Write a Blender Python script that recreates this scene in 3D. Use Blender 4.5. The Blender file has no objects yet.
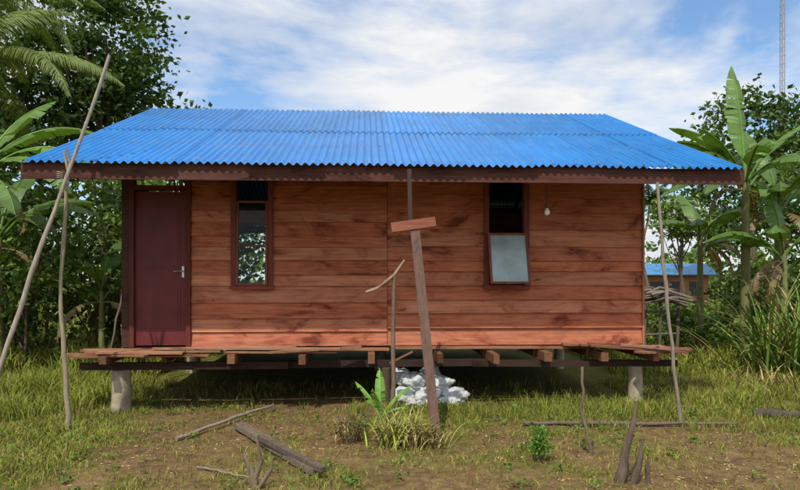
import bpy, math, random, time, bmesh
import numpy as np
from mathutils import Vector
from mathutils import noise as mn
T0=time.time()
random.seed(7); rng=np.random.default_rng(7)
D=bpy.data; C=bpy.context; scn=C.scene
scn.view_settings.view_transform='Standard';scn.view_settings.look='None';scn.view_settings.exposure=0;scn.view_settings.gamma=1
Q=.8
# ---------------------------------------------------------------- helpers
def _h(ix,iy,s):
    n=(ix*374761393+iy*668265263+s*974634777)&0x7fffffff
    n=((n^(n>>13))*1274126177)&0x7fffffff
    return ((n^(n>>16))&0xffff)/65535.0
def vn(x,y,s=0):
    x=np.asarray(x,float);y=np.asarray(y,float)
    ix=np.floor(x).astype(np.int64);iy=np.floor(y).astype(np.int64)
    fx=x-ix;fy=y-iy;fx=fx*fx*(3-2*fx);fy=fy*fy*(3-2*fy)
    a=_h(ix,iy,s);b=_h(ix+1,iy,s);c=_h(ix,iy+1,s);d=_h(ix+1,iy+1,s)
    return (a*(1-fx)+b*fx)*(1-fy)+(c*(1-fx)+d*fx)*fy
def fbm(x,y,s=0,o=4):
    r=0;a=.5;t=0
    for k in range(o):
        r=r+a*vn(x*2**k,y*2**k,s+k);t+=a;a*=.5
    return r/t
def hgt(x,y):
    return .05*(fbm(x*.7,y*.7,3,3)-.5)+.03*(fbm(x*4,y*4,9,2)-.5)
def sst(a,b,x):
    t=np.clip((x-a)/(b-a),0,1);return t*t*(3-2*t)
def green(x,y):
    n=fbm(x*.9,y*.9,21,4)-.5
    l=sst(-2.3,-3.6,x+n*2.4)
    r=sst(6.5,7.2,y+n*1.6)*sst(-.4,.6,x+n*2)
    f=sst(8.5,10.5,y)
    rr=sst(2.6,5.0,x+n*3)*sst(5.6,6.8,y+n*2)
    p=.10+sst(.0,.22,n)*.6
    return np.clip(np.maximum.reduce([l*.92,r*.9,f,rr*.95,p]),0.0,1)

class B:
    def __init__(s): s.v=[];s.f=[];s.c=[];s.m=[];s.sm=[];s.n=0
    def add(s,v,f,col=(1,1,1),mat=0,smooth=False):
        v=np.asarray(v,float).reshape(-1,3);f=np.asarray(f,int)
        col=np.asarray(col,float)
        if col.ndim==1: col=np.tile(col,(len(v),1))
        s.v.append(v);s.f.append(f+s.n);s.c.append(col);s.m.append(mat);s.sm.append(smooth);s.n+=len(v)
    def box(s,x0,x1,y0,y1,z0,z1,col=(1,1,1),mat=0,jit=0.0):
        v=np.array([[x,y,z] for z in(z0,z1) for y in(y0,y1) for x in(x0,x1)],float)
        if jit: v+=rng.uniform(-jit,jit,v.shape)
        s.add(v,[[0,2,3,1],[4,5,7,6],[0,1,5,4],[2,6,7,3],[0,4,6,2],[1,3,7,5]],col,mat)
    def beam(s,p,q,w,t,col=(1,1,1),mat=0,up=(0,0,1)):
        p=Vector(p);q=Vector(q);d=(q-p).normalized();up=Vector(up)
        if abs(d.dot(up))>.95: up=Vector((0,1,0))
        sx=d.cross(up).normalized();sy=sx.cross(d).normalized()
        v=[]
        for e in(p,q):
            for a,b in((-1,-1),(1,-1),(1,1),(-1,1)): v.append(e+sx*(a*w/2)+sy*(b*t/2))
        s.add([list(x) for x in v],[[0,3,2,1],[4,5,6,7],[0,1,5,4],[1,2,6,5],[2,3,7,6],[3,0,4,7]],col,mat)
    def tube(s,pts,rad,n=8,col=(1,1,1),mat=0,jit=0.0):
        pts=[Vector(p) for p in pts];k=len(pts);V=[];F=[]
        for i,p in enumerate(pts):
            d=(pts[min(i+1,k-1)]-pts[max(i-1,0)]).normalized()
            a=Vector((1,0,0)) if abs(d.x)<.8 else Vector((0,1,0))
            sx=d.cross(a).normalized();sy=d.cross(sx)
            for j in range(n):
                t=2*math.pi*j/n;r=rad[i]*(1+random.uniform(-jit,jit))
                V.append(list(p+sx*(math.cos(t)*r)+sy*(math.sin(t)*r)))
        for i in range(k-1):
            for j in range(n):
                F.append([i*n+j,i*n+(j+1)%n,(i+1)*n+(j+1)%n,(i+1)*n+j])
        s.add(V,F,col,mat,True)
        for i in(0,k-1):
            V2=V[i*n:(i+1)*n]+[list(pts[i])]
            s.add(V2,[[j,(j+1)%n,n] for j in range(n)],col,mat)
    def build(s,name,mats,parent=None):
        me=D.meshes.new(name)
        v=np.concatenate(s.v);c=np.concatenate(s.c)
        loops=np.concatenate([f.ravel() for f in s.f])
        tot=np.concatenate([np.full(len(f),f.shape[1]) for f in s.f])
        mi=np.concatenate([np.full(len(f),m) for f,m in zip(s.f,s.m)])
        sm=np.concatenate([np.full(len(f),m) for f,m in zip(s.f,s.sm)])
        st=np.concatenate([[0],np.cumsum(tot)[:-1]])
        me.vertices.add(len(v));me.vertices.foreach_set("co",v.ravel())
        me.loops.add(len(loops));me.loops.foreach_set("vertex_index",loops.astype(np.int32))
        me.polygons.add(len(tot));me.polygons.foreach_set("loop_start",st.astype(np.int32))
        me.update(calc_edges=True)
        me.polygons.foreach_set("material_index",mi.astype(np.int32))
        me.polygons.foreach_set("use_smooth",sm.astype(bool))
        at=me.color_attributes.new("Col",'FLOAT_COLOR','POINT')
        at.data.foreach_set("color",np.concatenate([c,np.ones((len(c),1))],1).ravel())
        for m in mats: me.materials.append(m)
        me.validate()
        o=D.objects.new(name,me);scn.collection.objects.link(o)
        if parent: o.parent=parent
        return o

# ---------------------------------------------------------------- materials
def newmat(name):
    m=D.materials.new(name);m.use_nodes=True;nt=m.node_tree
    return m,nt,nt.nodes['Principled BSDF'],nt.nodes['Material Output']
def N(nt,t,**k):
    n=nt.nodes.new(t)
    for a,b in k.items(): setattr(n,a,b)
    return n
def noise(nt,vec,scale,detail=4,rough=.55,dist=0,w=None):
    n=N(nt,'ShaderNodeTexNoise')
    if w is not None: n.noise_dimensions='4D';nt.links.new(w,n.inputs['W'])
    n.inputs['Scale'].default_value=scale;n.inputs['Detail'].default_value=detail
    n.inputs['Roughness'].default_value=rough;n.inputs['Distortion'].default_value=dist
    if vec is not None: nt.links.new(vec,n.inputs['Vector'])
    return n.outputs['Fac']
def ramp(nt,fac,stops):
    r=N(nt,'ShaderNodeValToRGB');e=r.color_ramp.elements
    for _ in range(len(stops)-2): e.new(.5)
    for i,(p,c) in enumerate(stops):
        e[i].position=p;e[i].color=(c,c,c,1) if not hasattr(c,'__len__') else (*c,1)
    nt.links.new(fac,r.inputs['Fac']);return r.outputs['Color']
def mix(nt,a,b,fac=1.0,mode='MULTIPLY'):
    m=N(nt,'ShaderNodeMix',data_type='RGBA',blend_type=mode)
    if isinstance(fac,bpy.types.NodeSocket): nt.links.new(fac,m.inputs[0])
    else: m.inputs[0].default_value=fac
    for s,i in((a,6),(b,7)):
        if isinstance(s,bpy.types.NodeSocket): nt.links.new(s,m.inputs[i])
        else: m.inputs[i].default_value=(*s,1)
    return m.outputs[2]
def attr(nt,k=1.0):
    o=N(nt,'ShaderNodeAttribute',attribute_name='Col').outputs['Color']
    if k==1.0: return o
    return mix(nt,o,(k,k,k) if not hasattr(k,'__len__') else k)
def bump(nt,bs,h,st,dist=.01):
    b=N(nt,'ShaderNodeBump');b.inputs['Strength'].default_value=st;b.inputs['Distance'].default_value=dist
    nt.links.new(h,b.inputs['Height']);nt.links.new(b.outputs['Normal'],bs.inputs['Normal'])
def coords(nt,scale=(1,1,1)):
    t=N(nt,'ShaderNodeTexCoord');m=N(nt,'ShaderNodeMapping');m.inputs['Scale'].default_value=scale
    nt.links.new(t.outputs['Object'],m.inputs['Vector']);return m.outputs['Vector']
def wood(name,axis='x',rough=.75,contrast=1.0,stain=True,k=1.0):
    m,nt,bs,out=newmat(name);a=attr(nt)
    sc={'x':(.7,9,9),'y':(9,.7,9),'z':(9,9,.7)}[axis]
    sep=N(nt,'ShaderNodeSeparateColor');nt.links.new(a,sep.inputs[0])
    w=N(nt,'ShaderNodeMath',operation='MULTIPLY');nt.links.new(sep.outputs[0],w.inputs[0]);w.inputs[1].default_value=190
    w=w.outputs[0]
    g=noise(nt,coords(nt,sc),1.6,4,.62,2.4,w)
    g2=noise(nt,coords(nt,tuple(s*(7 if s>1 else 1.3) for s in sc)),1.5,2,.6,.0,w)
    c=mix(nt,a,(k,k,k))
    c=mix(nt,c,ramp(nt,g,[(.30,1-.50*contrast),(.44,.80),(.56,.94),(.70,1)]))
    c=mix(nt,c,ramp(nt,g2,[(.3,1-.28*contrast),(.7,1.0)]))
    if stain:
        s=noise(nt,coords(nt,tuple(1.6 if q<1 else 3.5 for q in sc)),1.0,4,.68,.8,w)
        c=mix(nt,c,ramp(nt,s,[(.34,(.34,.20,.18)),(.42,(.74,.62,.60)),(.50,(.90,.86,.86)),(.62,(.96,.97,1.0)),(.72,(1.0,1.0,1.0))]))
    nt.links.new(c,bs.inputs['Base Color']);bs.inputs['Roughness'].default_value=rough
    bs.inputs['Specular IOR Level'].default_value=.25
    bump(nt,bs,g2,.5,.004)
    return m
M_plank=wood('plank_wood','x')
M_board=wood('rough_board_wood','x',.8,1,True,.85)
M_planky=wood('plank_wood_y','y',.75,1,False,.85)
M_planz=wood('post_wood','z',.75,1,False,.95)
def leafmat(name,tr=.3,rough=.45,spec=.35,k=1.0):
    m,nt,bs,out=newmat(name);c=attr(nt,k)
    nt.links.new(c,bs.inputs['Base Color']);bs.inputs['Roughness'].default_value=rough
    bs.inputs['Specular IOR Level'].default_value=spec
    if tr>0:
        t=N(nt,'ShaderNodeBsdfTranslucent');nt.links.new(mix(nt,c,(1.0,1.0,.35)),t.inputs['Color'])
        ms=N(nt,'ShaderNodeMixShader');ms.inputs[0].default_value=tr
        nt.links.new(bs.outputs[0],ms.inputs[1]);nt.links.new(t.outputs[0],ms.inputs[2]);nt.links.new(ms.outputs[0],out.inputs[0])
    return m
M_leaf=leafmat('leaf',.3,.55,.25,(.88,.92,.80));M_grass=leafmat('grass_blade',0,.6,.15,(.88,.85,.70))
def bananamat():
    m,nt,bs,out=newmat('banana_leaf');a=attr(nt,.98)
    c=mix(nt,a,ramp(nt,noise(nt,coords(nt),3.5,3),[(.3,.65),(.7,1.0)]))
    c=mix(nt,c,(.18,.13,.05),ramp(nt,noise(nt,coords(nt,(1,1,1)),7,3),[(.62,0),(.72,.6)]),'MIX')
    nt.links.new(c,bs.inputs['Base Color']);bs.inputs['Roughness'].default_value=.45;bs.inputs['Specular IOR Level'].default_value=.35
    t=N(nt,'ShaderNodeBsdfTranslucent');nt.links.new(mix(nt,c,(1.0,1.0,.35)),t.inputs['Color'])
    ms=N(nt,'ShaderNodeMixShader');ms.inputs[0].default_value=.35
    nt.links.new(bs.outputs[0],ms.inputs[1]);nt.links.new(t.outputs[0],ms.inputs[2]);nt.links.new(ms.outputs[0],out.inputs[0])
    return m
M_banana=bananamat()
def bark(name,contrast=.4,k=.75):
    m,nt,bs,out=newmat(name);a=attr(nt,k)
    g=noise(nt,coords(nt,(14,14,3)),2,3,.65)
    c=mix(nt,a,ramp(nt,g,[(.3,1-contrast),(.7,1.0)]))
    nt.links.new(c,bs.inputs['Base Color']);bs.inputs['Roughness'].default_value=.9;bs.inputs['Specular IOR Level'].default_value=.15
    bump(nt,bs,g,.7,.01);return m
M_bark=bark('bark',.4,.95);M_plankg=bark('weathered_wood',.5,.95)
def plain(name,col,rough=.5,metal=0,var=.15,sc=6):
    m,nt,bs,out=newmat(name)
    c=mix(nt,col,ramp(nt,noise(nt,coords(nt),sc,3),[(.3,1-var*1.5),(.7,1.0)]))
    nt.links.new(c,bs.inputs['Base Color']);bs.inputs['Roughness'].default_value=rough;bs.inputs['Metallic'].default_value=metal
    return m
M_door=plain('red_door_paint',(.14,.012,.011),.6,0,.3,4)
M_metal=plain('handle_metal',(.6,.6,.6),.3,1)
M_steel=plain('mast_steel',(.28,.26,.26),.6,0)
M_concrete=plain('concrete_post',(.42,.34,.23),.9,0,.35,9)
M_bulb=plain('bulb_white',(.9,.9,.88),.3,0,.02)
M_pane=plain('frosted_pane',(.36,.44,.43),.2,0,.25,4)
M_dark=plain('dark_socket',(.05,.05,.05),.5)
def glassmat():
    m,nt,bs,out=newmat('window_glass')
    g=N(nt,'ShaderNodeBsdfGlossy');g.inputs['Roughness'].default_value=.03
    t=N(nt,'ShaderNodeBsdfTransparent');t.inputs['Color'].default_value=(.75,.88,.85,1)
    l=N(nt,'ShaderNodeLayerWeight');l.inputs['Blend'].default_value=.25
    ms=N(nt,'ShaderNodeMixShader');nt.links.new(l.outputs['Fresnel'],ms.inputs[0])
    nt.links.new(t.outputs[0],ms.inputs[1]);nt.links.new(g.outputs[0],ms.inputs[2]);nt.links.new(ms.outputs[0],out.inputs[0]);return m
M_glass=glassmat()
def roofmat():
    m,nt,bs,out=newmat('blue_corrugated_metal');a=attr(nt)
    n1=noise(nt,coords(nt,(1,1,1)),1.1,3,.6);n2=noise(nt,coords(nt,(11,.8,.8)),2,4,.6)
    c=mix(nt,a,ramp(nt,n1,[(.3,.72),(.7,1.0)]))
    c=mix(nt,c,(.06,.25,.46),ramp(nt,n2,[(.45,0),(.75,.30)]),'MIX')
    nt.links.new(c,bs.inputs['Base Color'])
    bs.inputs['Roughness'].default_value=.34;bs.inputs['Specular IOR Level'].default_value=.14
    return m
M_roof=roofmat()
def sackmat():
    m,nt,bs,out=newmat('white_sack_plastic')
    g=noise(nt,coords(nt),22,4,.7,1.2)
    c=mix(nt,(.52,.53,.52),ramp(nt,noise(nt,coords(nt),8,4,.7),[(.28,(.60,.54,.46)),(.45,(1,1,1))]))
    nt.links.new(c,bs.inputs['Base Color']);bs.inputs['Roughness'].default_value=.5
    bump(nt,bs,g,.8,.03);return m
M_sack=sackmat()
def groundmat():
    m,nt,bs,out=newmat('ground_soil');a=attr(nt)
    v=coords(nt)
    sep=N(nt,'ShaderNodeSeparateColor');nt.links.new(a,sep.inputs[0])
    n1=noise(nt,v,1.7,3,.65);n2=noise(nt,v,9,4,.7);n3=noise(nt,v,45,3,.7)
    soil=ramp(nt,n2,[(.25,(.11,.062,.030)),(.5,(.22,.135,.064)),(.75,(.34,.22,.115))])
    soil=mix(nt,soil,ramp(nt,n1,[(.3,.60),(.7,1.0)]))
    gr=ramp(nt,n2,[(.25,(.06,.062,.014)),(.5,(.13,.13,.026)),(.75,(.20,.18,.048))])
    add=N(nt,'ShaderNodeMath',operation='ADD');nt.links.new(sep.outputs[0],add.inputs[0])
    sub=N(nt,'ShaderNodeMath',operation='MULTIPLY_ADD');nt.links.new(n2,sub.inputs[0]);sub.inputs[1].default_value=1.6;sub.inputs[2].default_value=-.80
    nt.links.new(sub.outputs[0],add.inputs[1]);add.use_clamp=True
    c=mix(nt,soil,gr,add.outputs[0],'MIX')
    c=mix(nt,c,ramp(nt,n3,[(.3,.55),(.7,1.0)]))
    nt.links.new(c,bs.inputs['Base Color']);bs.inputs['Roughness'].default_value=1;bs.inputs['Specular IOR Level'].default_value=.1
    bump(nt,bs,n3,.9,.02);return m
M_ground=groundmat()

# ---------------------------------------------------------------- camera
cam=D.cameras.new('camera');co=D.objects.new('camera',cam);scn.collection.objects.link(co)
co.location=(0,0,1.6);co.rotation_euler=(math.radians(90),0,0)
cam.lens=27.9;cam.shift_y=.0425;cam.clip_end=2000;scn.camera=co

# ---------------------------------------------------------------- light
sd=Vector((-.17,-.52,.84)).normalized()
L=D.lights.new('sun','SUN');L.energy=4.3;L.angle=math.radians(.6);L.color=(1,.95,.86)
lo=D.objects.new('sun',L);scn.collection.objects.link(lo)
lo.rotation_euler=sd.to_track_quat('Z','Y').to_euler();lo.location=(0,-5,20)
w=D.worlds.new('World');scn.world=w;w.use_nodes=True;nt=w.node_tree
bg=nt.nodes['Background'];bg.inputs[1].default_value=.135
sky=N(nt,'ShaderNodeTexSky');sky.sky_type='NISHITA';sky.sun_disc=False
sky.sun_elevation=math.asin(sd.z);sky.sun_rotation=math.atan2(sd.x,sd.y)
tc=N(nt,'ShaderNodeTexCoord')
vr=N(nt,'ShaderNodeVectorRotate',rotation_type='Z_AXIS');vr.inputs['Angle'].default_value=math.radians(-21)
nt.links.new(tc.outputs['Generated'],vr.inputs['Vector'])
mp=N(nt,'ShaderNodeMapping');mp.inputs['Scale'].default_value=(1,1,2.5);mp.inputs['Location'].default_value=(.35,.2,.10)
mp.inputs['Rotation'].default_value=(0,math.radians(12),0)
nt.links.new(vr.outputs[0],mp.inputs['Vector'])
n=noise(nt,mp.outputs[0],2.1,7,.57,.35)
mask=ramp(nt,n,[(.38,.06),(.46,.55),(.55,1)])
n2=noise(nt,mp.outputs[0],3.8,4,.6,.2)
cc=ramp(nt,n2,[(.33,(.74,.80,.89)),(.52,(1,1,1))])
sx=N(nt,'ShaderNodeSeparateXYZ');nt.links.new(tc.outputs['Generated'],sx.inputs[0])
hm=N(nt,'ShaderNodeMapRange');hm.inputs[1].default_value=.38;hm.inputs[2].default_value=.75;hm.inputs[3].default_value=6.9;hm.inputs[4].default_value=13.0  # clouds high above the view are brightened to add ambient fill light
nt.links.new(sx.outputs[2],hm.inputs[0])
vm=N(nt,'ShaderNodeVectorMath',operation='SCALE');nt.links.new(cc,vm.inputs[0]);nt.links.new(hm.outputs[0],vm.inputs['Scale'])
vs=N(nt,'ShaderNodeVectorMath',operation='MULTIPLY');nt.links.new(sky.outputs[0],vs.inputs[0]);vs.inputs[1].default_value=(.88,1.18,1.4)
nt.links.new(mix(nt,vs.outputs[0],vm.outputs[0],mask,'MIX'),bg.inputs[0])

# ---------------------------------------------------------------- ground
def axis(lo,hi,step,far_lo,far_hi):
    a=list(np.arange(lo,hi,step));s=step;x=a[-1]+step
    while x<far_hi:
        a.append(x);s*=1.25;x+=s
    a.append(far_hi);s=step;x=lo-step
    while x>far_lo:
        a.insert(0,x);s*=1.25;x-=s
    a.insert(0,far_lo);return np.array(a)
ax=axis(-7,8,.09,-600,600);ay=axis(3.5,11,.09,-300,900)
X,Y=np.meshgrid(ax,ay);Z=hgt(X,Y)
nx,ny=len(ax),len(ay);idx=np.arange(nx*ny).reshape(ny,nx)
F=np.stack([idx[:-1,:-1],idx[:-1,1:],idx[1:,1:],idx[1:,:-1]],-1).reshape(-1,4)
b=B();g=green(X,Y).ravel();b.add(np.stack([X,Y,Z],-1).reshape(-1,3),F,np.stack([g,g,g],-1),0,True)
b.build('ground',[M_ground])

# ---------------------------------------------------------------- house
hs=D.objects.new('wooden_house',None);scn.collection.objects.link(hs)
hs.location=(-3.49,7.78,0);hs.rotation_euler=(0,0,math.radians(3.09))
W=6.67;DP=5.9;FZ=.745
WC=[(.66,.225,.098),(.61,.190,.088),(.72,.275,.140),(.64,.215,.108),(.57,.175,.080),(.69,.255,.140),(.63,.200,.088)]
lastc=[0]
def woodcol(k=1.0):
    i=random.randrange(len(WC))
    while i==lastc[0]: i=random.randrange(len(WC))
    lastc[0]=i
    return tuple(np.array(WC[i])*k*random.uniform(.88,1.10))
b=B()
def wallrows(x0,x1,openings):
    zs=[FZ]
    for _ in range(3): zs.append(zs[-1]+.191+random.uniform(-.03,.03))
    zs.append(1.51)
    while zs[-1]<3.10: zs.append(zs[-1]+.18+random.uniform(-.045,.045))
    for z0,z1 in zip(zs[:-1],zs[1:]):
        segs=[(x0,x1)]
        for (a,c,lo_,hi_) in openings:
            if z1>lo_+.01 and z0<hi_-.01:
                ns=[]
                for s,e in segs:
                    if a>=e or c<=s: ns.append((s,e));continue
                    if a>s: ns.append((s,a))
                    if c<e: ns.append((c,e))
                segs=ns
        col=woodcol(1.0)
        if z1<1.15: col=tuple(np.array(col)*np.array((1.0,1.12,1.3)))
        for s,e in segs:
            if len(segs)>1: col=tuple(np.array(col)*random.uniform(.92,1.08))
            pr=random.uniform(.014,.030);g0=random.uniform(.001,.008);g1=random.uniform(.001,.008);bk=random.uniform(.020,.028)
            v=np.array([[s,-pr,z0+g0],[e,-pr,z0+g1],[e,.006,z1+.010],[s,.006,z1+.010],[s,bk,z0+g0],[e,bk,z0+g1],[e,bk,z1+.010],[s,bk,z1+.010]])
            b.add(v,[[0,1,2,3],[4,7,6,5],[0,4,5,1],[3,2,6,7],[0,3,7,4],[1,5,6,2]],col)
W1=(1.376,1.865,1.51,2.93);W2=(4.598,5.148,1.51,2.93)
wallrows(.86,3.330,[W1]);wallrows(3.337,W,[W2])
b.box(0,.10,-.012,.1,FZ,3.15,(.085,.036,.022))
b.build('front_wall',[M_plank],hs)
b=B()
for z in np.arange(FZ,3.2,.19):
    c=woodcol(.7)
    for s,e in(((0,.1),(1.25,W)) if 1.0<z<2.8 else ((0,W),)): b.box(s,e,DP-.02,DP,z,z+.188,c)
b.build('back_wall',[M_plank],hs)
b=B()
for side,x in((0,0.0),(1,W-.02)):
    for z in np.arange(FZ,4.3,.19):
        y0,y1=.102,DP-.022
        if z+.19>3.2:
            d=(z+.19-3.24)/.4118;y0=max(y0,d);y1=min(y1,DP-d)
        if y1>y0 and not(side==0 and z>2.65): b.box(x,x+.02,y0,y1,z,z+.188,woodcol(.7))
b.build('side_wall',[M_planky],hs)
b=B()
for x in(.05,.93,3.33,W-.07): 
    for y in(.07,DP-.1): b.box(x-.04,x+.04,y-.04,y+.04,FZ,3.15,(.14,.06,.035))
b.box(W+.001,W+.026,-.034,.06,FZ,3.2,(.50,.19,.09))
b.build('wall_posts',[M_planz],hs)
b=B()
b.box(.165,.795,.0,.04,FZ+.02,2.70,(1,1,1),0)
for z0,z1 in((.95,1.55),(1.72,2.52)):
    b.box(.24,.72,-.005,.0,z0,z1,(1,1,1),0)
    b.box(.27,.69,-.010,-.005,z0+.03,z1-.03,(1,1,1),0)
b.build('door',[M_door],hs)
b=B()
b.box(.102,.160,-.04,.06,FZ+.0,3.02,(.14,.03,.02));b.box(.80,.858,-.042,.06,FZ,3.02,(.16,.032,.02))
b.box(.161,.799,-.038,.06,2.715,2.775,(.16,.032,.02));b.box(.161,.799,-.038,.06,2.97,3.02,(.16,.032,.02))
b.build('door_frame',[M_planz],hs)
b=B();b.tube([(.755,-.0,1.70),(.755,-.05,1.70),(.70,-.055,1.70),(.655,-.05,1.695)],[.01,.009,.008,.007],8)
b.box(.742,.77,-.006,-.001,1.62,1.76);b.build('door_handle',[M_metal],hs)
def window(o,kind):
    x0,x1,z0,z1=o;c=(.24,.06,.036)
    b=B();t=.045
    b.box(x0-.02,x0+t,-.045,.07,z0,z1,c);b.box(x1-t,x1+.02,-.045,.07,z0,z1,c)
    b.box(x0-.03,x1+.03,-.06,.08,z0-.04,z0-.001,tuple(np.array(c)*1.3));b.box(x0+t+.001,x1-t-.001,-.043,.07,z1-t,z1,c)
    b.build('window_frame',[M_planz],hs)
    b=B();g=B();xs0,xs1=x0+t+.004,x1-t-.004
    if kind==0: zz0,zz1=z0+.01,z0+1.08;tilt=.05
    else: zz0,zz1=z0+.03,z0+.68;tilt=.20;xs0-=.03;xs1+=.03
    f=.028
    def P(x,z,y): return (x,y-tilt*(1-(z-zz0)/(zz1-zz0))-(.01 if kind==0 else .07),z)
    for (a,bb) in(((xs0+f/2,zz0),(xs0+f/2,zz1)),((xs1-f/2,zz0),(xs1-f/2,zz1)),((xs0+f,zz0+f/2),(xs1-f,zz0+f/2)),((xs0+f,zz1-f/2),(xs1-f,zz1-f/2))):
        b.beam(P(*a,0),P(*bb,0),f,.03,(.26,.085,.055))
    if kind==0: b.beam(P(xs0+f,zz0+.5,0),P(xs1-f,zz0+.5,0),.02,.025,(.2,.07,.045))
    else: b.beam((xs1-.01,-.2,z0+.15),(xs1+.0,.0,z0+.12),.01,.01,(.2,.1,.08))
    g.add([P(xs0+f,zz0+f,0),P(xs1-f,zz0+f,0),P(xs1-f,zz1-f,0),P(xs0+f,zz1-f,0)],[[0,1,2,3]])
    b.build('window_sash',[M_planz],hs);g.build('window_pane',[M_glass if kind==0 else M_pane],hs)
window(W1,0);window(W2,1)
b=B();pitch=.088
def sheet(x0,x1,t0,t1,front,lift,col):
    xs=np.linspace(x0,x1,int((x1-x0)/pitch*8)+1);ts=np.linspace(t0,t1,5)
    XX,TT=np.meshgrid(xs,ts);yy=-1.13+TT*4.08 if front else 7.03-TT*4.08
    sag=-.012*np.sin(np.pi*TT)
    zz=2.833+TT*1.68+.0155*np.sin(2*np.pi*XX/pitch)+lift+sag
    nn=len(xs);i=np.arange(nn*5).reshape(5,nn)
    b.add(np.stack([XX,yy,zz],-1).reshape(-1,3),np.stack([i[:-1,:-1],i[:-1,1:],i[1:,1:],i[1:,:-1]],-1).reshape(-1,4),col,0,True)
for front in(True,False):
    for row in range(2):
        for k in range(10):
            x0=-.65+k*.798
            j=random.uniform(-.004,.006);kcol=random.uniform(.85,1.12)
            sheet(x0,x0+.84 if k<9 else 7.33,(-.002+j) if row==0 else .50+j*1.5,.54 if row==0 else .998+random.uniform(-.004,.004),front,.004*(k%2)+.007*row+.025,(.004*kcol,.140*kcol,.41*kcol))
b.build('roof',[M_roof],hs)
b=B()
for t in(.03,.27,.515,.76,.97):
    for k in range(30):
        x=-.628+k*.264;y=-1.13+t*4.08;z=2.833+t*1.68+.051+(.007 if t>.5 else 0)
        b.box(x-.008,x+.008,y-.008,y+.008,z-.016,z)
b.build('roof_screws',[M_steel],hs)
b=B();fc=(.13,.050,.034)
b.box(-.66,7.40,-1.06,-1.03,2.685,2.858,fc)
b.box(-.70,7.36,6.93,6.96,2.685,2.858,fc)
b.box(-.60,7.28,-1.02,-.95,2.70,2.77,(.08,.035,.02))
b.build('fascia_board',[M_plank],hs)
b=B()
for x in np.linspace(-.6,7.28,10):
    for s in(1,-1):
        b.beam((x,2.95-s*3.95,2.77),(x,2.95-s*.02,4.40),.05,.09,(.11,.05,.03))
for x in(-.64,7.32):
    for s in(1,-1): b.beam((x,2.95-s*3.96,2.79),(x,2.95-s*.01,4.42),.025,.12,(.13,.055,.03))
b.build('rafters',[M_planky],hs)
b=B()
for t in(.25,.5,.75,.97):
    for s in(1,-1):
        b.box(-.6,7.28,2.95-s*3.95*(1-t)-.025,2.95-s*3.95*(1-t)+.025,2.825+t*1.63-.005,2.825+t*1.63+.02,(.13,.06,.035))
b.box(0,W,.03,.10,3.1,3.2,(.12,.05,.03));b.box(0,W,DP-.1,DP-.03,3.1,3.2,(.12,.05,.03))
b.build('purlins',[M_plank],hs)
b=B()
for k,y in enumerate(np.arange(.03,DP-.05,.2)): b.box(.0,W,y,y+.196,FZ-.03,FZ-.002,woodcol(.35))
b.build('floor',[M_plank],hs)
b=B()
fx=[(-.42,2.05,-.20,-.045),(-.30,1.3,-.37,-.21),(1.35,2.7,-.40,-.215),(2.0,3.35,-.19,-.04),(-.1,.9,-.53,-.38),(3.4,6.0,-.17,-.04),(6.05,6.9,-.30,-.04)]
for (x0,x1,y0,y1) in fx:
    v=random.uniform(1.0,1.25);h=random.uniform(0,.02);r=random.uniform(-.012,.012)
    z=FZ-.028+h
    b.beam((x0,(y0+y1)/2+r,z),(x1,(y0+y1)/2-r,z+random.uniform(-.012,.004)),abs(y1-y0),.024,tuple(np.array((.42,.21,.115))*v))
for k in range(4):
    yy=-.12-k*.13
    b.beam((5.75+random.uniform(-.2,.3),yy+.1,FZ+.018+k*.005),(7.25-k*.09,yy-.05,FZ-.045),.12,.022,tuple(np.array((.34,.15,.08))*random.uniform(.7,1.2)))
b.beam((6.35,-.62,FZ-.03),(7.0,-.35,FZ-.06),.13,.026,(.40,.20,.11))
b.beam((6.2,-.45,FZ+.045),(6.75,-.62,FZ+.02),.09,.022,(.46,.24,.14))
b.beam((1.0,-.30,FZ+.012),(2.75,-.42,FZ+.012),.10,.022,(.50,.28,.16))
b.beam((1.9,-.50,FZ-.02),(3.0,-.32,FZ+.02),.09,.022,(.40,.2,.11))
b.beam((.5,-.36,FZ+.02),(2.2,-.24,FZ+.018),.07,.02,(.54,.31,.18))
b.beam((-.55,-.30,FZ-.05),(.5,-.58,FZ-.04),.09,.022,(.38,.18,.09))
b.beam((-.4,-.42,FZ-.065),(1.2,-.46,FZ-.055),.10,.022,(.34,.16,.08))
b.beam((3.35,-.45,FZ-.16),(3.62,-.50,FZ-.02),.07,.02,(.33,.17,.09))
b.build('porch_boards',[M_board],hs)
b=B()
for k,x in enumerate([.0,.62,1.45,2.30,3.12,3.95,4.62,5.30,6.0,6.62]):
    y0=-.50 if k>2 else -.40
    y0+=random.uniform(-.20,.12);dz=random.uniform(-.02,.008)
    b.box(x-.035+random.uniform(-.015,.01),x+.035+random.uniform(-.01,.015),y0,DP,FZ-.145+dz,FZ-.05,tuple(np.array((.34,.15,.075))*random.uniform(.5,1.1)))
b.build('joists',[M_planky],hs)
b=B()
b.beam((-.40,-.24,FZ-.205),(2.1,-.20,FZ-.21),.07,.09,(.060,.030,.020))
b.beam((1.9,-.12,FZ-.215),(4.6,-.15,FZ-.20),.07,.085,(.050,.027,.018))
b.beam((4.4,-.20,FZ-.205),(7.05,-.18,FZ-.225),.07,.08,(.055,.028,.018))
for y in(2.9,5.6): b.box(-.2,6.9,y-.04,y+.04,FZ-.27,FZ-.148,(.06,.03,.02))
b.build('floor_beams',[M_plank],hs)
b=B()
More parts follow.
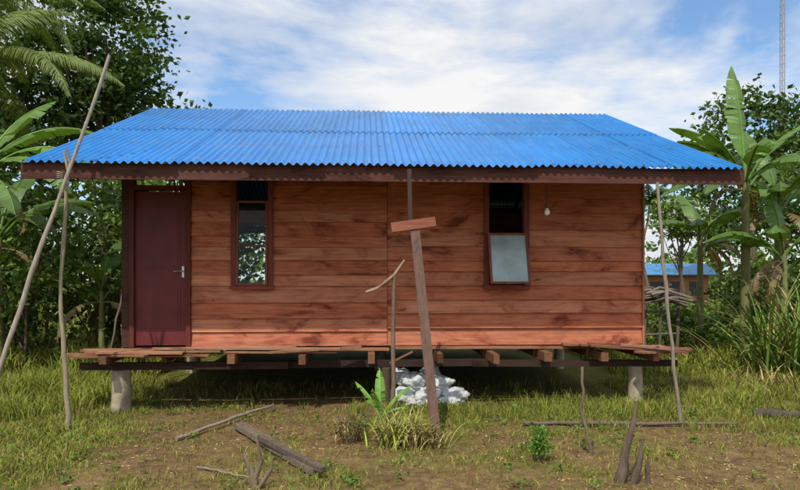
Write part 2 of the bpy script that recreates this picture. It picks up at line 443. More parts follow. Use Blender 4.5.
for y in(-.24,2.9,5.6):
    for x in(.085,3.3,6.48):
        if y<0 and x==3.3: continue
        r=.115 if x<1 else .09
        zt=FZ-.25
        b.tube([(x,y,-.1),(x,y,.02),(x+.004,y,.25),(x,y,zt)],[r*1.05,r*1.02,r*.97,r*.96],18,(.30,.27,.22),0,.03)
b.build('foundation_posts',[M_concrete],hs)
b=B();b.tube([(3.3,-.22,-.05),(3.31,-.22,.49)],[.06,.055],10,(.12,.08,.05),0,.05);b.build('stump_post',[M_bark],hs)
b=B()
bx,by,bz=5.28,-.45,2.43
PR=[(0,.05),(.012,.05),(.016,.03),(.03,.01),(.036,-.012),(.03,-.034),(.016,-.046),(0.0005,-.05)]
V=[];F=[]
for r,z in PR:
    for j in range(14): V.append((bx+max(r,.0005)*math.cos(j/14*6.283),by+max(r,.0005)*math.sin(j/14*6.283),bz+z))
for i in range(len(PR)-1):
    for j in range(14): F.append([i*14+j,i*14+(j+1)%14,(i+1)*14+(j+1)%14,(i+1)*14+j])
b.add(V,F,(1,1,1),0,True)
b.tube([(bx,by,bz+.04),(bx,by,bz+.1)],[.018,.016],10,mat=1)
b.tube([(bx,by,bz+.1),(bx-.01,by,bz+.3),(bx,by,bz+.62)],[.004]*3,6,mat=1)
b.build('light_bulb',[M_bulb,M_dark],hs)
# ---------------------------------------------------------------- poles
def pole(name,p,q,r0,r1,col,bend=.03,n=12,mat=None,extra=None):
    p=Vector(p);q=Vector(q);pts=[];rad=[]
    for i in range(n+1):
        t=i/n;o=Vector((random.uniform(-1,1),random.uniform(-1,1),0))*bend*(.35 if 0<i<n else 0)
        o+=Vector((math.sin(t*5+r0*100),0,0))*bend*.6*(1 if 0<i<n else 0)
        pts.append(p.lerp(q,t)+o);rad.append((r0*(1-t)+r1*t)*random.uniform(.9,1.12))
    b=B();b.tube(pts,rad,9,col,0,.12)
    if extra: extra(b)
    return b.build(name,[mat or M_bark])
gy=(.33,.27,.21)
pole('wooden_pole',(-4.14,6.0,-.05),(-3.15,6.72,4.02),.026,.016,(.36,.30,.24),.03)
def ex(b):
    for k in range(4): b.tube([(-3.56+.035*math.cos(a),6.50+.035*math.sin(a),2.66+k*.02) for a in np.linspace(0,6.3,10)],[.006]*10,5,(.3,.25,.18))
    b.tube([(-3.53,6.55,2.6),(-3.47,6.52,2.85),(-3.50,6.5,2.98)],[.014,.011,.007],7,gy)
pole('wooden_stake',(-3.53,6.57,-.05),(-3.55,6.55,2.95),.026,.015,(.36,.30,.20),.07,14,None,ex)
pole('wooden_stake',(3.08,6.80,-.05),(2.87,6.92,2.68),.021,.016,(.30,.25,.20),.03)
pole('wooden_stake',(1.72,5.64,-.05),(1.665,5.66,.80),.018,.012,(.20,.15,.10),.04)
pole('wooden_stake',(-4.2,9.3,-.02),(-3.95,9.1,2.6),.02,.015,(.2,.16,.12),.04)
pole('wooden_stake',(-4.55,9.5,-.02),(-3.9,9.3,2.4),.018,.013,(.24,.18,.13),.04)
b=B()
b.beam((.37,6.09,-.1),(.155,6.50,2.12),.098,.08,(.17,.095,.07),0,(0,1,0))
b.build('prop_post',[M_planz])
o=D.objects['prop_post']
b=B();b.beam((-.09,6.50,2.135),(.37,6.50,2.20),.11,.10,(.34,.12,.065),0)
x=b.build('crosspiece',[M_plank]);x.parent=o
b=B();b.beam((.11,6.60,2.22),(.10,6.72,2.78),.045,.06,(.05,.026,.018),0,(0,1,0));x=b.build('upper_strut',[M_planz]);x.parent=o
b=B()
b.tube([(-.09,6.55,-.05),(-.07,6.56,.5),(-.075,6.57,1.0),(-.06,6.57,1.64)],[.028,.024,.022,.02],8,(.22,.15,.10),0,.1)
b.tube([(-.36,6.5,1.46),(-.25,6.53,1.50),(-.15,6.55,1.56),(-.06,6.57,1.64),(.05,6.58,1.80)],[.014,.018,.022,.02,.013],8,(.34,.22,.14),0,.1)
b.build('forked_stick',[M_bark])
def logpl(name,p,q,w,t,col):
    b=B();p=Vector(p);q=Vector(q);n=10
    side=(q-p).cross(Vector((0,0,1))).normalized();V=[];F=[]
    for i in range(n+1):
        c=p.lerp(q,i/n);k=.55+.45*random.random() if i in(0,n) else random.uniform(.88,1.08)
        for a,h in((-1,0),(1,0),(.9,1),(-.9,1)):
            V.append(list(c+side*a*w/2*k+Vector((0,0,(h-.5)*t*random.uniform(.85,1.1)))))
    for i in range(n):
        for j in range(4): F.append([4*i+j,4*i+(j+1)%4,4*i+4+(j+1)%4,4*i+4+j])
    F+= [[0,3,2,1],[4*n,4*n+1,4*n+2,4*n+3]]
    b.add(V,F,col);b.build(name,[M_plankg])
logpl('old_plank',(-1.72,6.62,.045),(-.68,5.05,.035),.13,.05,(.18,.135,.10))
logpl('old_plank',(-1.35,5.95,.09),(-.62,4.98,.07),.07,.04,(.13,.10,.075))
pole('fallen_stick',(-2.2,6.1,.03),(-1.55,7.6,.06),.02,.014,(.30,.24,.18),.04)
pole('fallen_stick',(1.35,6.75,.03),(3.65,6.70,.04),.024,.016,(.16,.12,.09),.09)
pole('fallen_stick',(4.1,7.2,.05),(5.3,6.7,.06),.05,.04,(.09,.07,.06),.03)
pole('fallen_stick',(-1.7,5.2,.02),(-1.05,4.85,.03),.01,.006,(.25,.2,.15),.04)
def st(name,segs,col):
    b=B()
    for pts,rad in segs:
        P2=[];R2=[]
        for i in range(len(pts)-1):
            for t in(0,.33,.66):
                P2.append(Vector(pts[i]).lerp(Vector(pts[i+1]),t)+Vector((random.gauss(0,.005),random.gauss(0,.005),0)));R2.append(rad[i]*(1-t)+rad[i+1]*t)
        P2.append(Vector(pts[-1]));R2.append(rad[-1])
        b.tube(P2,R2,9,col,0,.25)
    b.build(name,[M_plankg])
st('dead_stump',[([(1.72,4.86,-.05),(1.76,4.86,.2),(1.83,4.87,.45),(1.87,4.88,.62)],[.045,.036,.024,.006]),
  ([(1.80,4.84,-.05),(1.86,4.83,.15),(1.90,4.83,.36)],[.032,.026,.006]),
  ([(1.93,4.85,-.05),(1.95,4.86,.1),(1.94,4.86,.20)],[.022,.02,.006])],(.15,.11,.08))
st('dead_stump',[([(-1.10,4.75,-.05),(-1.13,4.75,.12),(-1.2,4.76,.26)],[.030,.024,.012]),
  ([(-1.12,4.75,.05),(-1.06,4.74,.2),(-1.10,4.74,.38)],[.022,.016,.007]),
  ([(-1.08,4.75,.0),(-1.0,4.73,.13),(-.97,4.73,.24)],[.018,.014,.007])],(.24,.18,.12))

sk=D.objects.new('sack_pile',None);scn.collection.objects.link(sk)
sacks=[(.04,7.9,.11,.20,.17,.12,.2),(.36,7.84,.11,.22,.18,.13,1.2),(.68,7.95,.10,.19,.18,.12,.5),(.20,8.02,.28,.20,.16,.11,.9),(.50,8.02,.26,.18,.15,.10,-.4),(.02,8.05,.34,.13,.14,.10,.2),(.62,7.74,.07,.15,.12,.08,.1),(.22,7.70,.06,.14,.10,.07,.4),(.40,8.15,.38,.13,.12,.08,.7)]
for k,(x,y,z,a,bb,c,r) in enumerate(sacks):
    bm=bmesh.new();bmesh.ops.create_icosphere(bm,subdivisions=4,radius=1)
    for v in bm.verts:
        p=v.co.copy();d=mn.noise(p*1.6+Vector((k*7,0,0)))*.3+mn.noise(p*3.5+Vector((k*3,0,0)))*.18-abs(mn.noise(p*4+Vector((k,2,0))))*.25
        p*=1+d
        px,py,pz=p.x*a*1.08,p.y*bb*1.05,p.z*c*1.05
        v.co=(x+px*math.cos(r)-py*math.sin(r),y+px*math.sin(r)+py*math.cos(r),max(z+pz,0.0))
    me=D.meshes.new('sack');bm.to_mesh(me);bm.free();me.materials.append(M_sack)
    for p in me.polygons:p.use_smooth=True
    o=D.objects.new('sack',me);scn.collection.objects.link(o);o.parent=sk
# ---------------------------------------------------------------- vegetation
def blades(b,x,y,h,wd,lean,col):
    n=len(x);z=hgt(x,y)-.008
    a=rng.uniform(0,2*np.pi,n);s=np.stack([np.cos(a),np.sin(a),0*a],1)
    l=rng.uniform(0,2*np.pi,n)
    d=np.stack([np.cos(l),np.sin(l),0*l],1)
    p=np.stack([x,y,z],1);h=h[:,None];wd=wd[:,None]/2;ln=lean[:,None]
    up=np.array([[0,0,1.]])
    v0=p-s*wd;v1=p+s*wd;m=p+d*ln*h*.3+up*h*.55;v2=m-s*wd*.75;v3=m+s*wd*.75
    t=p+d*ln*h+up*h*np.sqrt(np.clip(1-ln**2*.6,.15,1))
    V=np.stack([v0,v1,v2,v3,t],1).reshape(-1,3);i=np.arange(n)*5
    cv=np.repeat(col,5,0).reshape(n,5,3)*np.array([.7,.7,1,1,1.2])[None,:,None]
    off=b.n
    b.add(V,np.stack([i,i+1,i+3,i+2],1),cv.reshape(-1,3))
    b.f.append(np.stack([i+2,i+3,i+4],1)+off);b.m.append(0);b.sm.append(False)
def gcol(n,dry):
    g=np.array([.150,.215,.030]);g2=np.array([.27,.29,.05]);dr=np.array([.40,.30,.14])
    t=rng.uniform(0,1,(n,1));c=g*(1-t)+g2*t
    k=(rng.uniform(0,1,(n,1))<dry*.9).astype(float)
    c=c*(1-k)+dr*k*rng.uniform(.5,1.1,(n,1))
    return c*rng.uniform(.6,1.25,(n,1))
def under(x,y):
    return (x>-3.4)&(x<3.1)&(y>7.8+.05*x)&(y<13.8)
b=B()
n=int(230000*Q);x=rng.uniform(-6.0,7.0,n);y=3.9+rng.uniform(0,1,n)**.9*5.6
g=green(x,y);cl=fbm(x*3,y*3,55,3)
keep=rng.uniform(0,1,n)<np.clip((.11+.9*g)*sst(.30,.60,cl)*1.3,0,1)
keep&=~(under(x,y)&(rng.uniform(0,1,n)<.9))
keep&=np.abs(x)<y*.72
x=x[keep];y=y[keep];g=g[keep];n=len(x)
h=rng.uniform(.02,.07,n)*(1+.7*g)*(1+1.0*sst(7.3,9,y))
pt=.7+.6*fbm(x*1.6,y*1.6,133,3)
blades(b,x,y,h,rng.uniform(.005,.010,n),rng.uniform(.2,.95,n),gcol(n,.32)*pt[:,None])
b.build('grass',[M_grass])
b=B()
def tall(x0,x1,y0,y1,n,h0,h1,w,dry=.12,thr=.35,k=1.0):
    n=int(n*Q*1.1);x=rng.uniform(x0,x1,n);y=rng.uniform(y0,y1,n)
    cl=fbm(x*1.4,y*1.4,77,3);kp=(rng.uniform(0,1,n)<sst(thr,thr+.25,cl))&~under(x,y)
    x=x[kp];y=y[kp];m=len(x);cl=cl[kp]
    h=rng.uniform(h0,h1,m)*(.5+cl)
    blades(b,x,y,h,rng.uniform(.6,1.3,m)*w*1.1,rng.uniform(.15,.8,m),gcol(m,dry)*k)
tall(-7.5,-3.7,7.0,9.5,17000,.10,.36,.011,.1,.3,1.05)
tall(-5.0,-3.2,5.8,7.4,5000,.05,.17,.008,.15,.42)
tall(-10,-4.0,9.5,12.5,14000,.25,.62,.02,.1,.25,1.05)
tall(3.3,8.5,7.6,10,14000,.08,.24,.011,.15,.35,1.0)
tall(3.6,13,10,16,20000,.15,.42,.022,.12,.3,1.05)
tall(3.0,7.5,6.4,7.8,6000,.05,.13,.008,.2,.42)
tall(-.6,3.2,7.1,8.0,5500,.06,.19,.008,.1,.3,1.0)
tall(-3.2,-.5,7.6,8.1,1500,.05,.13,.008,.2,.4,.8)
tall(-30,-6,13,35,7000,.3,.8,.08);tall(6,36,15,38,12000,.2,.6,.08)
tall(-30,30,14.5,30,5000,.2,.5,.08)
b.build('tall_grass',[M_grass])
def rh(b,c,size,col,up=0.0,mat=0,asp=.45):
    n=len(c);d=rng.normal(size=(n,3));d[:,2]*=(1-up);d/=np.linalg.norm(d,axis=1)[:,None]
    e=rng.normal(size=(n,3));e[:,2]*=(1-up);e-=d*(e*d).sum(1)[:,None];e/=np.linalg.norm(e,axis=1)[:,None]
    s=np.asarray(size)[:,None]
    nn=np.cross(d,e)
    V=np.stack([c,c+d*s*.45+e*s*asp+nn*s*.08,c+d*s,c+d*s*.45-e*s*asp+nn*s*.08],1).reshape(-1,3)
    i=np.arange(n)*4
    b.add(V,np.stack([i,i+1,i+2,i+3],1),np.repeat(col,4,0),mat)
b=B();n=16000;x=rng.uniform(-5,6,n);y=rng.uniform(4.2,8,n)
kp=rng.uniform(0,1,n)<sst(.38,.6,fbm(x*2.5,y*2.5,91,3));x=x[kp];y=y[kp];n=len(x)
lc=np.array([[.36,.23,.12],[.22,.13,.065],[.44,.33,.19],[.13,.085,.05]])[rng.integers(0,4,n)]
rh(b,np.stack([x,y,hgt(x,y)+.008],1),rng.uniform(.012,.042,n),lc,.88,0,.2)
b.build('leaf_litter',[M_grass])
b=B()
n=700;x=rng.uniform(-5.5,6,n);y=rng.uniform(4.3,8.0,n);gg=green(x,y);hh=hgt(x,y)
for i in range(n):
    if random.random()>.12+.7*gg[i] : continue
    k=random.randint(5,16);r=random.uniform(.02,.06)
    c=np.stack([x[i]+rng.normal(0,r,k),y[i]+rng.normal(0,r,k),hh[i]+rng.uniform(.01,.07,k)],1)
    rh(b,c,rng.uniform(.02,.045,k),np.tile(np.array([.12,.20,.035])*random.uniform(.7,1.3),(k,1)),.5)
b.build('weeds',[M_leaf])
QL=.75
def foliage(b,ells,nc,nl,ls,cols,mat=0,cr=.45):
    cents=[];ls=ls*(.95 if nl>30 else 1)
    if nl>30: nl=nl*QL
    vol=np.array([e[3]*e[4]*e[5] for e in ells]);vol=vol/vol.sum()
    for e,v in zip(ells,vol):
        m=max(3,int(nc*v))
        d=rng.normal(size=(m,3));d/=np.linalg.norm(d,axis=1)[:,None]
        r=rng.uniform(.25,1,m)**.45
        c=np.array(e[:3])+d*r[:,None]*np.array(e[3:6]);c=c[c[:,2]>.1]
        cents.append(c)
    c=np.concatenate(cents);m=len(c)
    base=np.array(cols)[rng.integers(0,len(cols),m)]*rng.uniform(.6,1.35,(m,1))
    k=rng.integers(int(nl*.5),int(nl*1.4),m);idx=np.repeat(np.arange(m),k);t=len(idx)
    off=rng.normal(size=(t,3))*cr*rng.uniform(.5,1.2,(m,1))[idx]*np.array([1,1,.6])
    P=c[idx]+off;P[:,2]=np.maximum(P[:,2],.05)
    col=base[idx]*rng.uniform(.75,1.25,(t,1))
    rh(b,P,ls*rng.uniform(.6,1.35,t),col,.15,mat,.30)
    return c
DK=[(.045,.085,.018),(.065,.115,.024),(.09,.145,.028),(.055,.095,.022)]
MD=[(.10,.165,.030),(.14,.20,.038),(.085,.14,.027),(.18,.22,.05)]
def tree(name,x,y,h,ells,nc,nl,ls,cols,cr=.45,tr=.18,limbs=14):
    b=B();c=foliage(b,ells,nc,nl,ls,cols,0,cr)
    e0=ells[0];top=Vector((e0[0],e0[1],e0[2]))
    base=Vector((x,y,-.1));n=8;pts=[base.lerp(top,i/n)+Vector((random.uniform(-1,1),random.uniform(-1,1),0))*.08*(i>0) for i in range(n+1)]
    b.tube(pts,[tr*(1-.7*i/n) for i in range(n+1)],9,(.16,.12,.09),1,.08)
    for q in c[rng.permutation(len(c))[:limbs]]:
        q=Vector(q);i=random.randint(n//2,n-1);p=pts[i];mid=p.lerp(q,.5)+Vector((0,0,-.15))
        b.tube([p,mid,q],[tr*.35,tr*.2,tr*.06],6,(.15,.115,.085),1)
    return b.build(name,[M_leaf,M_bark])
tree('broadleaf_tree',-8.6,18,10,[(-8.5,18,8.6,1.6,1.7,1.9),(-8.2,18,6.9,1.2,1.5,1.0),(-9.6,18.3,7.2,1.5,1.5,1.6),(-9.4,18,10.2,1.2,1.2,.9)],170,90,.2,DK+MD[:1],.32,.22)
tree('broadleaf_tree',-11.5,17,9,[(-11.3,17,7.4,2,2,2.3),(-10.3,17,5.6,1.6,1.5,1.5)],90,75,.24,DK+MD[:1],.4,.22)
tree('broadleaf_tree',-7.6,21,7.2,[(-7.4,21,6.0,1.7,1.6,1.3),(-9.5,20,5,2.2,1.5,1.6)],110,70,.22,DK+MD,.36,.18)
tree('broadleaf_tree',14.2,25,9,[(14.0,25,7.2,2.0,2,1.8),(12.6,25,5.6,1.6,1.8,1.4),(16.4,25,6.8,2,2,1.7)],150,70,.24,DK+MD[:1],.45,.22)
tree('broadleaf_tree',8.7,19,4.0,[(8.6,19,3.5,.8,.9,.6)],40,60,.16,MD,.22,.08)
tree('broadleaf_tree',12.6,19,5.5,[(12.4,19,3.9,1.6,1.2,1.3),(10.4,19.4,3.3,.8,.8,.7)],95,60,.2,DK+MD,.33,.12)
def shrub(name,ells,nc,nl,ls,cols,cr=.25):
    b=B();c=foliage(b,ells,nc,nl,ls,cols,0,cr)
    for q in c[rng.permutation(len(c))[:12]]:
        bx=ells[0][0]+random.uniform(-.3,.3)*ells[0][3];by=ells[0][1]+random.uniform(-.3,.3)*ells[0][3]
        rr=.03*min(1,ells[0][3])
        b.tube([(bx,by,-.05),((bx+q[0])/2,(by+q[1])/2,q[2]*.6),tuple(q)],[rr,rr*.7,rr*.3],6,(.17,.12,.08),1)
    return b.build(name,[M_leaf,M_bark])
shrub('shrub',[(-6.3,10.6,1.7,1.1,.8,1.2),(-7.2,10.8,1.5,1,.8,1.2)],55,75,.13,DK+MD+MD,.25)
shrub('shrub',[(-5.2,11.2,1.5,.8,.9,1.3),(-5.0,11.8,2.5,.9,.8,.9)],60,75,.13,DK+MD+MD,.24)
shrub('shrub',[(-8.4,12,2.2,1.6,1,1.8)],80,75,.17,DK+MD,.3)
shrub('shrub',[(-6.2,14,2.4,1.7,1,1.8),(-4.0,15,1.8,1.5,1,1.5)],90,70,.18,MD,.32)
shrub('shrub',[(5.7,13.0,.55,.7,.6,.4),(6.6,12.5,.5,.6,.5,.35)],40,60,.11,MD,.16)
shrub('shrub',[(8.3,14,1.2,1.2,.8,1.0)],50,60,.15,DK+MD,.25)
shrub('shrub',[(6.1,15.5,.5,.9,.8,.5),(7.4,16,.6,1,.8,.5)],60,60,.13,MD,.2)
shrub('shrub',[(1.22,5.42,.15,.08,.08,.06),(1.22,5.42,.27,.06,.06,.06)],30,28,.03,[(.10,.21,.03),(.14,.26,.04)],.03)
shrub('shrub',[(-.52,6.0,.16,.12,.1,.1),(-.42,6.2,.16,.12,.1,.1)],16,22,.035,[(.16,.11,.05),(.12,.15,.045)],.05)
b=B();E=[]
for i in range(60):
    a=-70+i*2.4;yy=46+6*math.sin(i*1.3)+random.uniform(-3,3)
    hh=random.uniform(2.2,3.6)
    if a<-18: hh*=1.35
    E.append((a,yy,hh*.75,2.2,2.2,hh*.95))
foliage(b,E,700,42,.6,DK+MD,0,.7)
E=[]
for i in range(9): E.append((7.8+i*1.9,32+random.uniform(-1,2),random.uniform(1.2,1.9),1.5,1.2,random.uniform(1.4,2.2)))
for i in range(9): E.append((-24+i*2.0,27+random.uniform(-2,2),2.8,1.9,1.2,3.2))
foliage(b,E,380,50,.3,DK+MD,0,.45)
b.build('distant_tree_line',[M_leaf])

def bleaf(b,base,az,el,L,Wd,droop,col,pet=.22,tear=.3,seg=24):
    p=Vector(base);ln=L/seg;side=Vector((-math.sin(az),math.cos(az),0));pts=[];e=el
    for i in range(seg+1):
        pts.append(p.copy());t=i/seg
        e=el-droop*t**1.3
        p=p+Vector((math.cos(az)*math.cos(e),math.sin(az)*math.cos(e),math.sin(e)))*ln
    b.tube([pts[i] for i in range(0,seg+1,2)],[.022*(1-.85*i/seg)*L/1.8+.003 for i in range(0,seg+1,2)],6,tuple(np.array(col)*1.5),0)
    V=[];F=[];CC=[];roll=random.uniform(-.5,.5)
    for sgn in(-1,1):
        tl=0
        for i in range(seg):
            t0=i/seg;t1=(i+1)/seg
            if t1<=pet: continue
            def wf(t):
                u=min(1,max(0,(t-pet)/(1-pet)));return Wd/2*min(1,(u*5)**.6)*max(.02,(1-u**4))**.8
            if random.random()<tear: tl=random.uniform(-.55,.15);k=random.uniform(.0,.09)
            else: k=0
            d=(pts[i+1]-pts[i]).normalized();nrm=side.cross(d).normalized()
            if nrm.z<0: nrm=-nrm
            fold=-.35+tl*.9+roll*sgn*.4
            a0=side*sgn*wf(t0)+nrm*fold*wf(t0)+d*wf(t0)*.25
            a1=side*sgn*wf(t1)*(1-k*2)+nrm*fold*wf(t1)+d*wf(t1)*.25
            j=len(V);V+=[list(pts[i]),list(pts[i+1]),list(pts[i+1]+a1),list(pts[i]+a0+d*k*.5)]
            F.append([j,j+1,j+2,j+3]);cv=np.array(col)*random.uniform(.85,1.15);CC+=[cv*1.1]*2+[cv*.92]*2
    b.add(V,F,CC,0)
def banana(name,x,y,h,leaves,r=.11,lean=(0,0)):
    b=B();top=Vector((x+lean[0],y+lean[1],h))
    b.tube([Vector((x,y,-.05)).lerp(top,i/6) for i in range(7)],[r*(1-.5*i/6) for i in range(7)],12,(.22,.22,.09),1,.04)
    for (az,el,L,Wd,dr,k) in leaves:
        z=top.z-random.uniform(0,.25)*min(1,h)
        bleaf(b,(top.x,top.y,z),math.radians(az),math.radians(el),L,Wd,dr,tuple(np.array((.12,.22,.04))*k))
    if h>1:
        for q in range(3):
            bleaf(b,(top.x,top.y,top.z-.2),random.uniform(0,6.28),random.uniform(-.2,.3),1.1,.22,1.9,(.24,.17,.08),.2,.6)
    return b.build(name,[M_banana,M_bark])
banana('banana_plant',6.30,11.3,3.4,[(95,86,2.4,.42,.25,1.2),(175,62,2.0,.42,1.5,.9),(150,72,1.9,.42,1.2,1.1),(200,50,1.9,.42,1.9,.85),(10,58,2.0,.42,1.6,.95),(340,66,2.0,.42,1.2,1.1),(255,55,1.8,.40,1.7,.9),(60,60,1.9,.42,1.5,.8),(215,25,1.6,.38,1.6,.75),(185,75,1.5,.36,1.0,1.15),(300,45,1.6,.4,1.8,.9),(165,30,1.6,.4,1.5,.85)])
banana('banana_plant',7.2,11.8,3.0,[(100,80,2.0,.42,.8,1.0),(185,55,1.9,.40,1.7,.85),(5,60,1.9,.42,1.4,1.0),(320,50,1.8,.40,1.6,.9),(240,48,1.8,.38,1.7,.75),(30,40,1.8,.42,1.5,.7),(150,65,1.7,.4,1.3,1.1),(280,60,1.6,.4,1.5,1)])
banana('banana_plant',6.75,10.9,2.1,[(90,82,1.7,.38,.7,1.1),(180,55,1.6,.38,1.7,.95),(350,50,1.7,.38,1.6,1.0),(230,55,1.4,.34,1.7,.9),(300,60,1.5,.36,1.6,1.1),(140,50,1.5,.36,1.6,.9)],.09)
banana('banana_plant',6.1,12.6,2.5,[(90,75,1.6,.36,1.2,.9),(180,45,1.2,.36,1.6,.8),(0,55,1.5,.36,1.5,.9),(240,50,1.3,.36,1.6,.8),(300,60,1.4,.36,1.5,1)],.09)
banana('banana_plant',-6.25,9.2,3.25,[(0,45,2.0,.42,1.7,1.25),(-15,25,1.9,.42,1.6,1.1),(20,60,2.0,.42,1.5,1.0),(60,70,1.9,.40,.8,1.1),(180,50,2,.42,1.6,.9),(270,45,1.7,.40,1.8,.9),(-40,10,1.7,.40,1.3,.9)])
banana('banana_plant',-6.6,10.2,2.3,[(0,55,1.9,.40,1.7,.9),(330,40,1.8,.40,1.7,.85),(40,60,1.8,.40,1.4,.9),(90,75,1.7,.38,1,.9),(200,50,1.6,.36,1.5,.8)])
banana('banana_plant',-5.0,10.4,1.4,[(0,60,1.3,.30,1.5,.9),(200,55,1.3,.30,1.6,.9),(280,60,1.2,.28,1.5,1),(90,75,1.3,.30,1,1)],.07)
banana('banana_sprout',-.20,6.35,.16,[(170,72,.48,.10,.7,1.8),(10,66,.50,.11,.8,1.9),(250,75,.42,.10,.7,2.0),(95,80,.55,.11,.4,1.9),(330,50,.36,.09,1.0,1.7)],.03)
def strap(name,x,y,n,h,wd,sp,col,dry=.1,droop=1.4,zb=0.0):
    b=B()
    for i in range(n):
        az=random.uniform(0,6.28);el=math.radians(random.uniform(50,88));L=h*random.uniform(.6,1.15)
        c=np.array(col)*random.uniform(.6,1.3)
        if random.random()<dry: c=np.array((.40,.30,.15))*random.uniform(.7,1.1)
        p=Vector((x+random.gauss(0,sp),y+random.gauss(0,sp),zb));seg=7;V=[];F=[];side=Vector((-math.sin(az),math.cos(az),0));dr=random.uniform(.5,1.2)*droop
        for k in range(seg+1):
            t=k/seg;e=el-dr*t**1.5;ww=wd*(1-t**2.5)*.5*min(1,.5+t*3)+.001
            V+=[list(p-side*ww),list(p+side*ww)]
            p=p+Vector((math.cos(az)*math.cos(e),math.sin(az)*math.cos(e),math.sin(e)))*(L/seg)
        for k in range(seg): F.append([2*k,2*k+1,2*k+3,2*k+2])
        b.add(V,F,tuple(c))
    return b.build(name,[M_grass])
strap('sugarcane_clump',6.15,9.9,190,1.75,.032,.30,(.15,.24,.045),.08,1.5)
strap('sugarcane_clump',7.0,10.2,170,2.0,.032,.35,(.14,.22,.045),.1,1.5)
strap('grass_clump',-.02,6.05,190,.42,.014,.12,(.28,.34,.07),.3,1.8)
strap('grass_clump',.18,5.95,130,.34,.012,.10,(.34,.33,.11),.45,2.0)
strap('grass_clump',-.5,6.15,40,.30,.012,.10,(.2,.17,.07),.5,1.6)
strap('grass_clump',5.2,8.9,70,.5,.02,.3,(.2,.16,.06),.6,1.5)
def palm(name,x,y,h,nf,L,col,seed,r=.14,ll=.5):
    random.seed(seed);b=B();b.tube([(x+.15*math.sin(i),y,h*i/8-.05) for i in range(9)],[r*(1-.35*i/8) for i in range(9)],10,(.20,.17,.14),1,.05)
    tx=x+.15*math.sin(8)
    for f in range(nf):
        az=f*2.399+random.uniform(-.2,.2);el=math.radians(random.uniform(5,80));p=Vector((tx,y,h));seg=26;pts=[];ds=[]
        dr=random.uniform(1.0,1.7);LL=L*random.uniform(.85,1.1);side=Vector((-math.sin(az),math.cos(az),0))
        for i in range(seg+1):
            t=i/seg;e=el-dr*t**1.3;d=Vector((math.cos(az)*math.cos(e),math.sin(az)*math.cos(e),math.sin(e)));pts.append(p.copy());ds.append(d);p=p+d*LL/seg
        b.tube(pts[::2],[.022*(1-.8*i/seg) for i in range(0,seg+1,2)],6,tuple(np.array(col)*1.6),0)
        V=[];F=[];CC=[]
        for i in range(6,seg*4):
            q=i/4;i0=min(int(q),seg-1);pp=pts[i0].lerp(pts[i0+1],q-i0);d=ds[i0];t=q/seg
            for sg in(-1,1):
                l=ll*math.sin(math.pi*min(1,.15+t*.8))*random.uniform(.8,1.1)
                dd=(side*sg+d*.75+Vector((0,0,-.35+random.uniform(-.3,.2)))).normalized()
                m=pp+dd*l*.5;tip=m+(dd+Vector((0,0,-.8))).normalized()*l*.5;wv=d*.011
                j=len(V);V+=[list(pp-wv),list(pp+wv),list(m+wv),list(m-wv),list(tip+wv*.1),list(tip-wv*.1)]
                F+=[[j,j+1,j+2,j+3],[j+3,j+2,j+4,j+5]];cv=np.array(col)*random.uniform(.75,1.3);CC+=[cv]*6
        b.add(V,F,CC,0)
    return b.build(name,[M_leaf,M_bark])
palm('coconut_palm',-7.9,11.2,5.5,20,2.7,(.15,.19,.05),3)
palm('coconut_palm',-9.5,13.5,7.6,16,2.9,(.14,.18,.045),5)
palm('areca_palm',9.9,25,4.6,12,1.3,(.08,.13,.03),8,.06,.35)
random.seed(99)
b=B();mx,my,H=37.0,60,42
for k in range(3):
    a=k*2.094;b.tube([(mx+.25*math.cos(a),my+.25*math.sin(a),0),(mx+.22*math.cos(a),my+.22*math.sin(a),H)],[.035,.03],6)
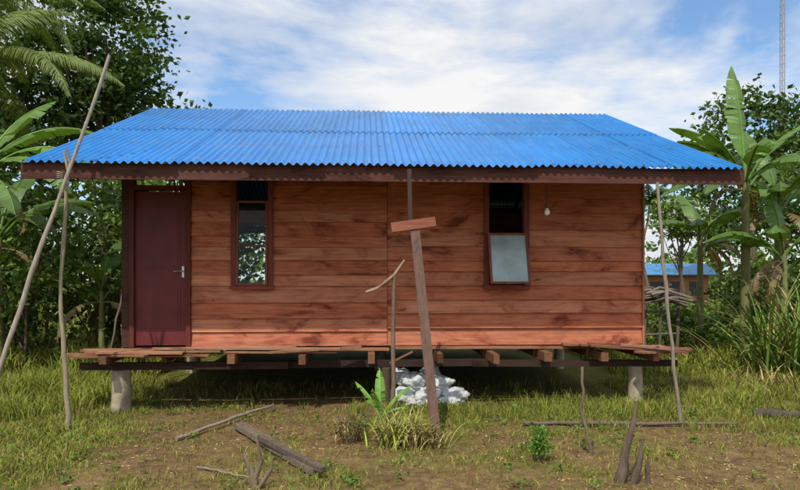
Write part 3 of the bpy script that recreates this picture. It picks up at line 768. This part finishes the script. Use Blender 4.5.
for i in range(51):
    z=i*.8
    for k in range(3):
        a=k*2.094;a2=(k+1)*2.094
        b.tube([(mx+.24*math.cos(a),my+.24*math.sin(a),z),(mx+.24*math.cos(a2),my+.24*math.sin(a2),z+.8)],[.016]*2,4)
        b.tube([(mx+.24*math.cos(a),my+.24*math.sin(a),z),(mx+.24*math.cos(a2),my+.24*math.sin(a2),z)],[.016]*2,4)
b.build('radio_mast',[M_steel])
def bhouse(name,x,y,wd,dp,h,rcol,wcol):
    e=D.objects.new(name,None);scn.collection.objects.link(e)
    wm=plain(name+'_wall',wcol,.8);rm=plain(name+'_roof',rcol,.5)
    b=B();b.box(x,x+wd,y,y+dp,.0,h);b.build('walls',[wm],e)
    b=B();b.box(x+wd*.4,x+wd*.55,y-.02,y-.001,.1,h*.8);b.box(x+wd*.1,x+wd*.3,y-.02,y-.001,h*.45,h*.8);b.box(x+wd*.7,x+wd*.9,y-.02,y-.001,h*.45,h*.8);b.build('openings',[M_dark],e)
    b=B();o=.4
    V=[(x-o,y-o,h-.05),(x+wd+o,y-o,h-.05),(x+wd+o,y+dp/2,h+.5),(x-o,y+dp/2,h+.5),(x+wd+o,y+dp+o,h-.05),(x-o,y+dp+o,h-.05)]
    b.add(V,[[0,1,2,3],[3,2,4,5]]);x_=b.build('gable_roof',[rm],e);sm=x_.modifiers.new('s','SOLIDIFY');sm.thickness=.04
bhouse('village_house',11.2,28.5,3.0,2.6,1.85,(.04,.18,.36),(.46,.19,.09))
b=B()
for i in range(18):
    x0=5.05+random.uniform(-.1,.25);y0=12.2+random.uniform(-.25,.25);a=random.uniform(-.2,.2)
    b.tube([(x0-.35,y0-a,1.15+i*.012+random.uniform(-.05,.05)),(x0,y0,1.20+i*.014),(x0+.45,y0+a,1.08+i*.014+random.uniform(-.06,.06))],[random.uniform(.015,.035)]*3,6,tuple(np.array((.26,.21,.17))*random.uniform(.5,1.1)))
for xx in(4.8,5.1,5.45): b.tube([(xx,12.2,-.1),(xx+.03,12.2,1.25)],[.035,.03],7,(.16,.13,.10))
for zz in(.5,.95): b.tube([(4.75,12.2,zz),(5.5,12.2,zz+.03)],[.025,.02],7,(.18,.14,.11))
b.build('wood_pile',[M_bark])
print('total t=%.1f'%(time.time()-T0),flush=True)
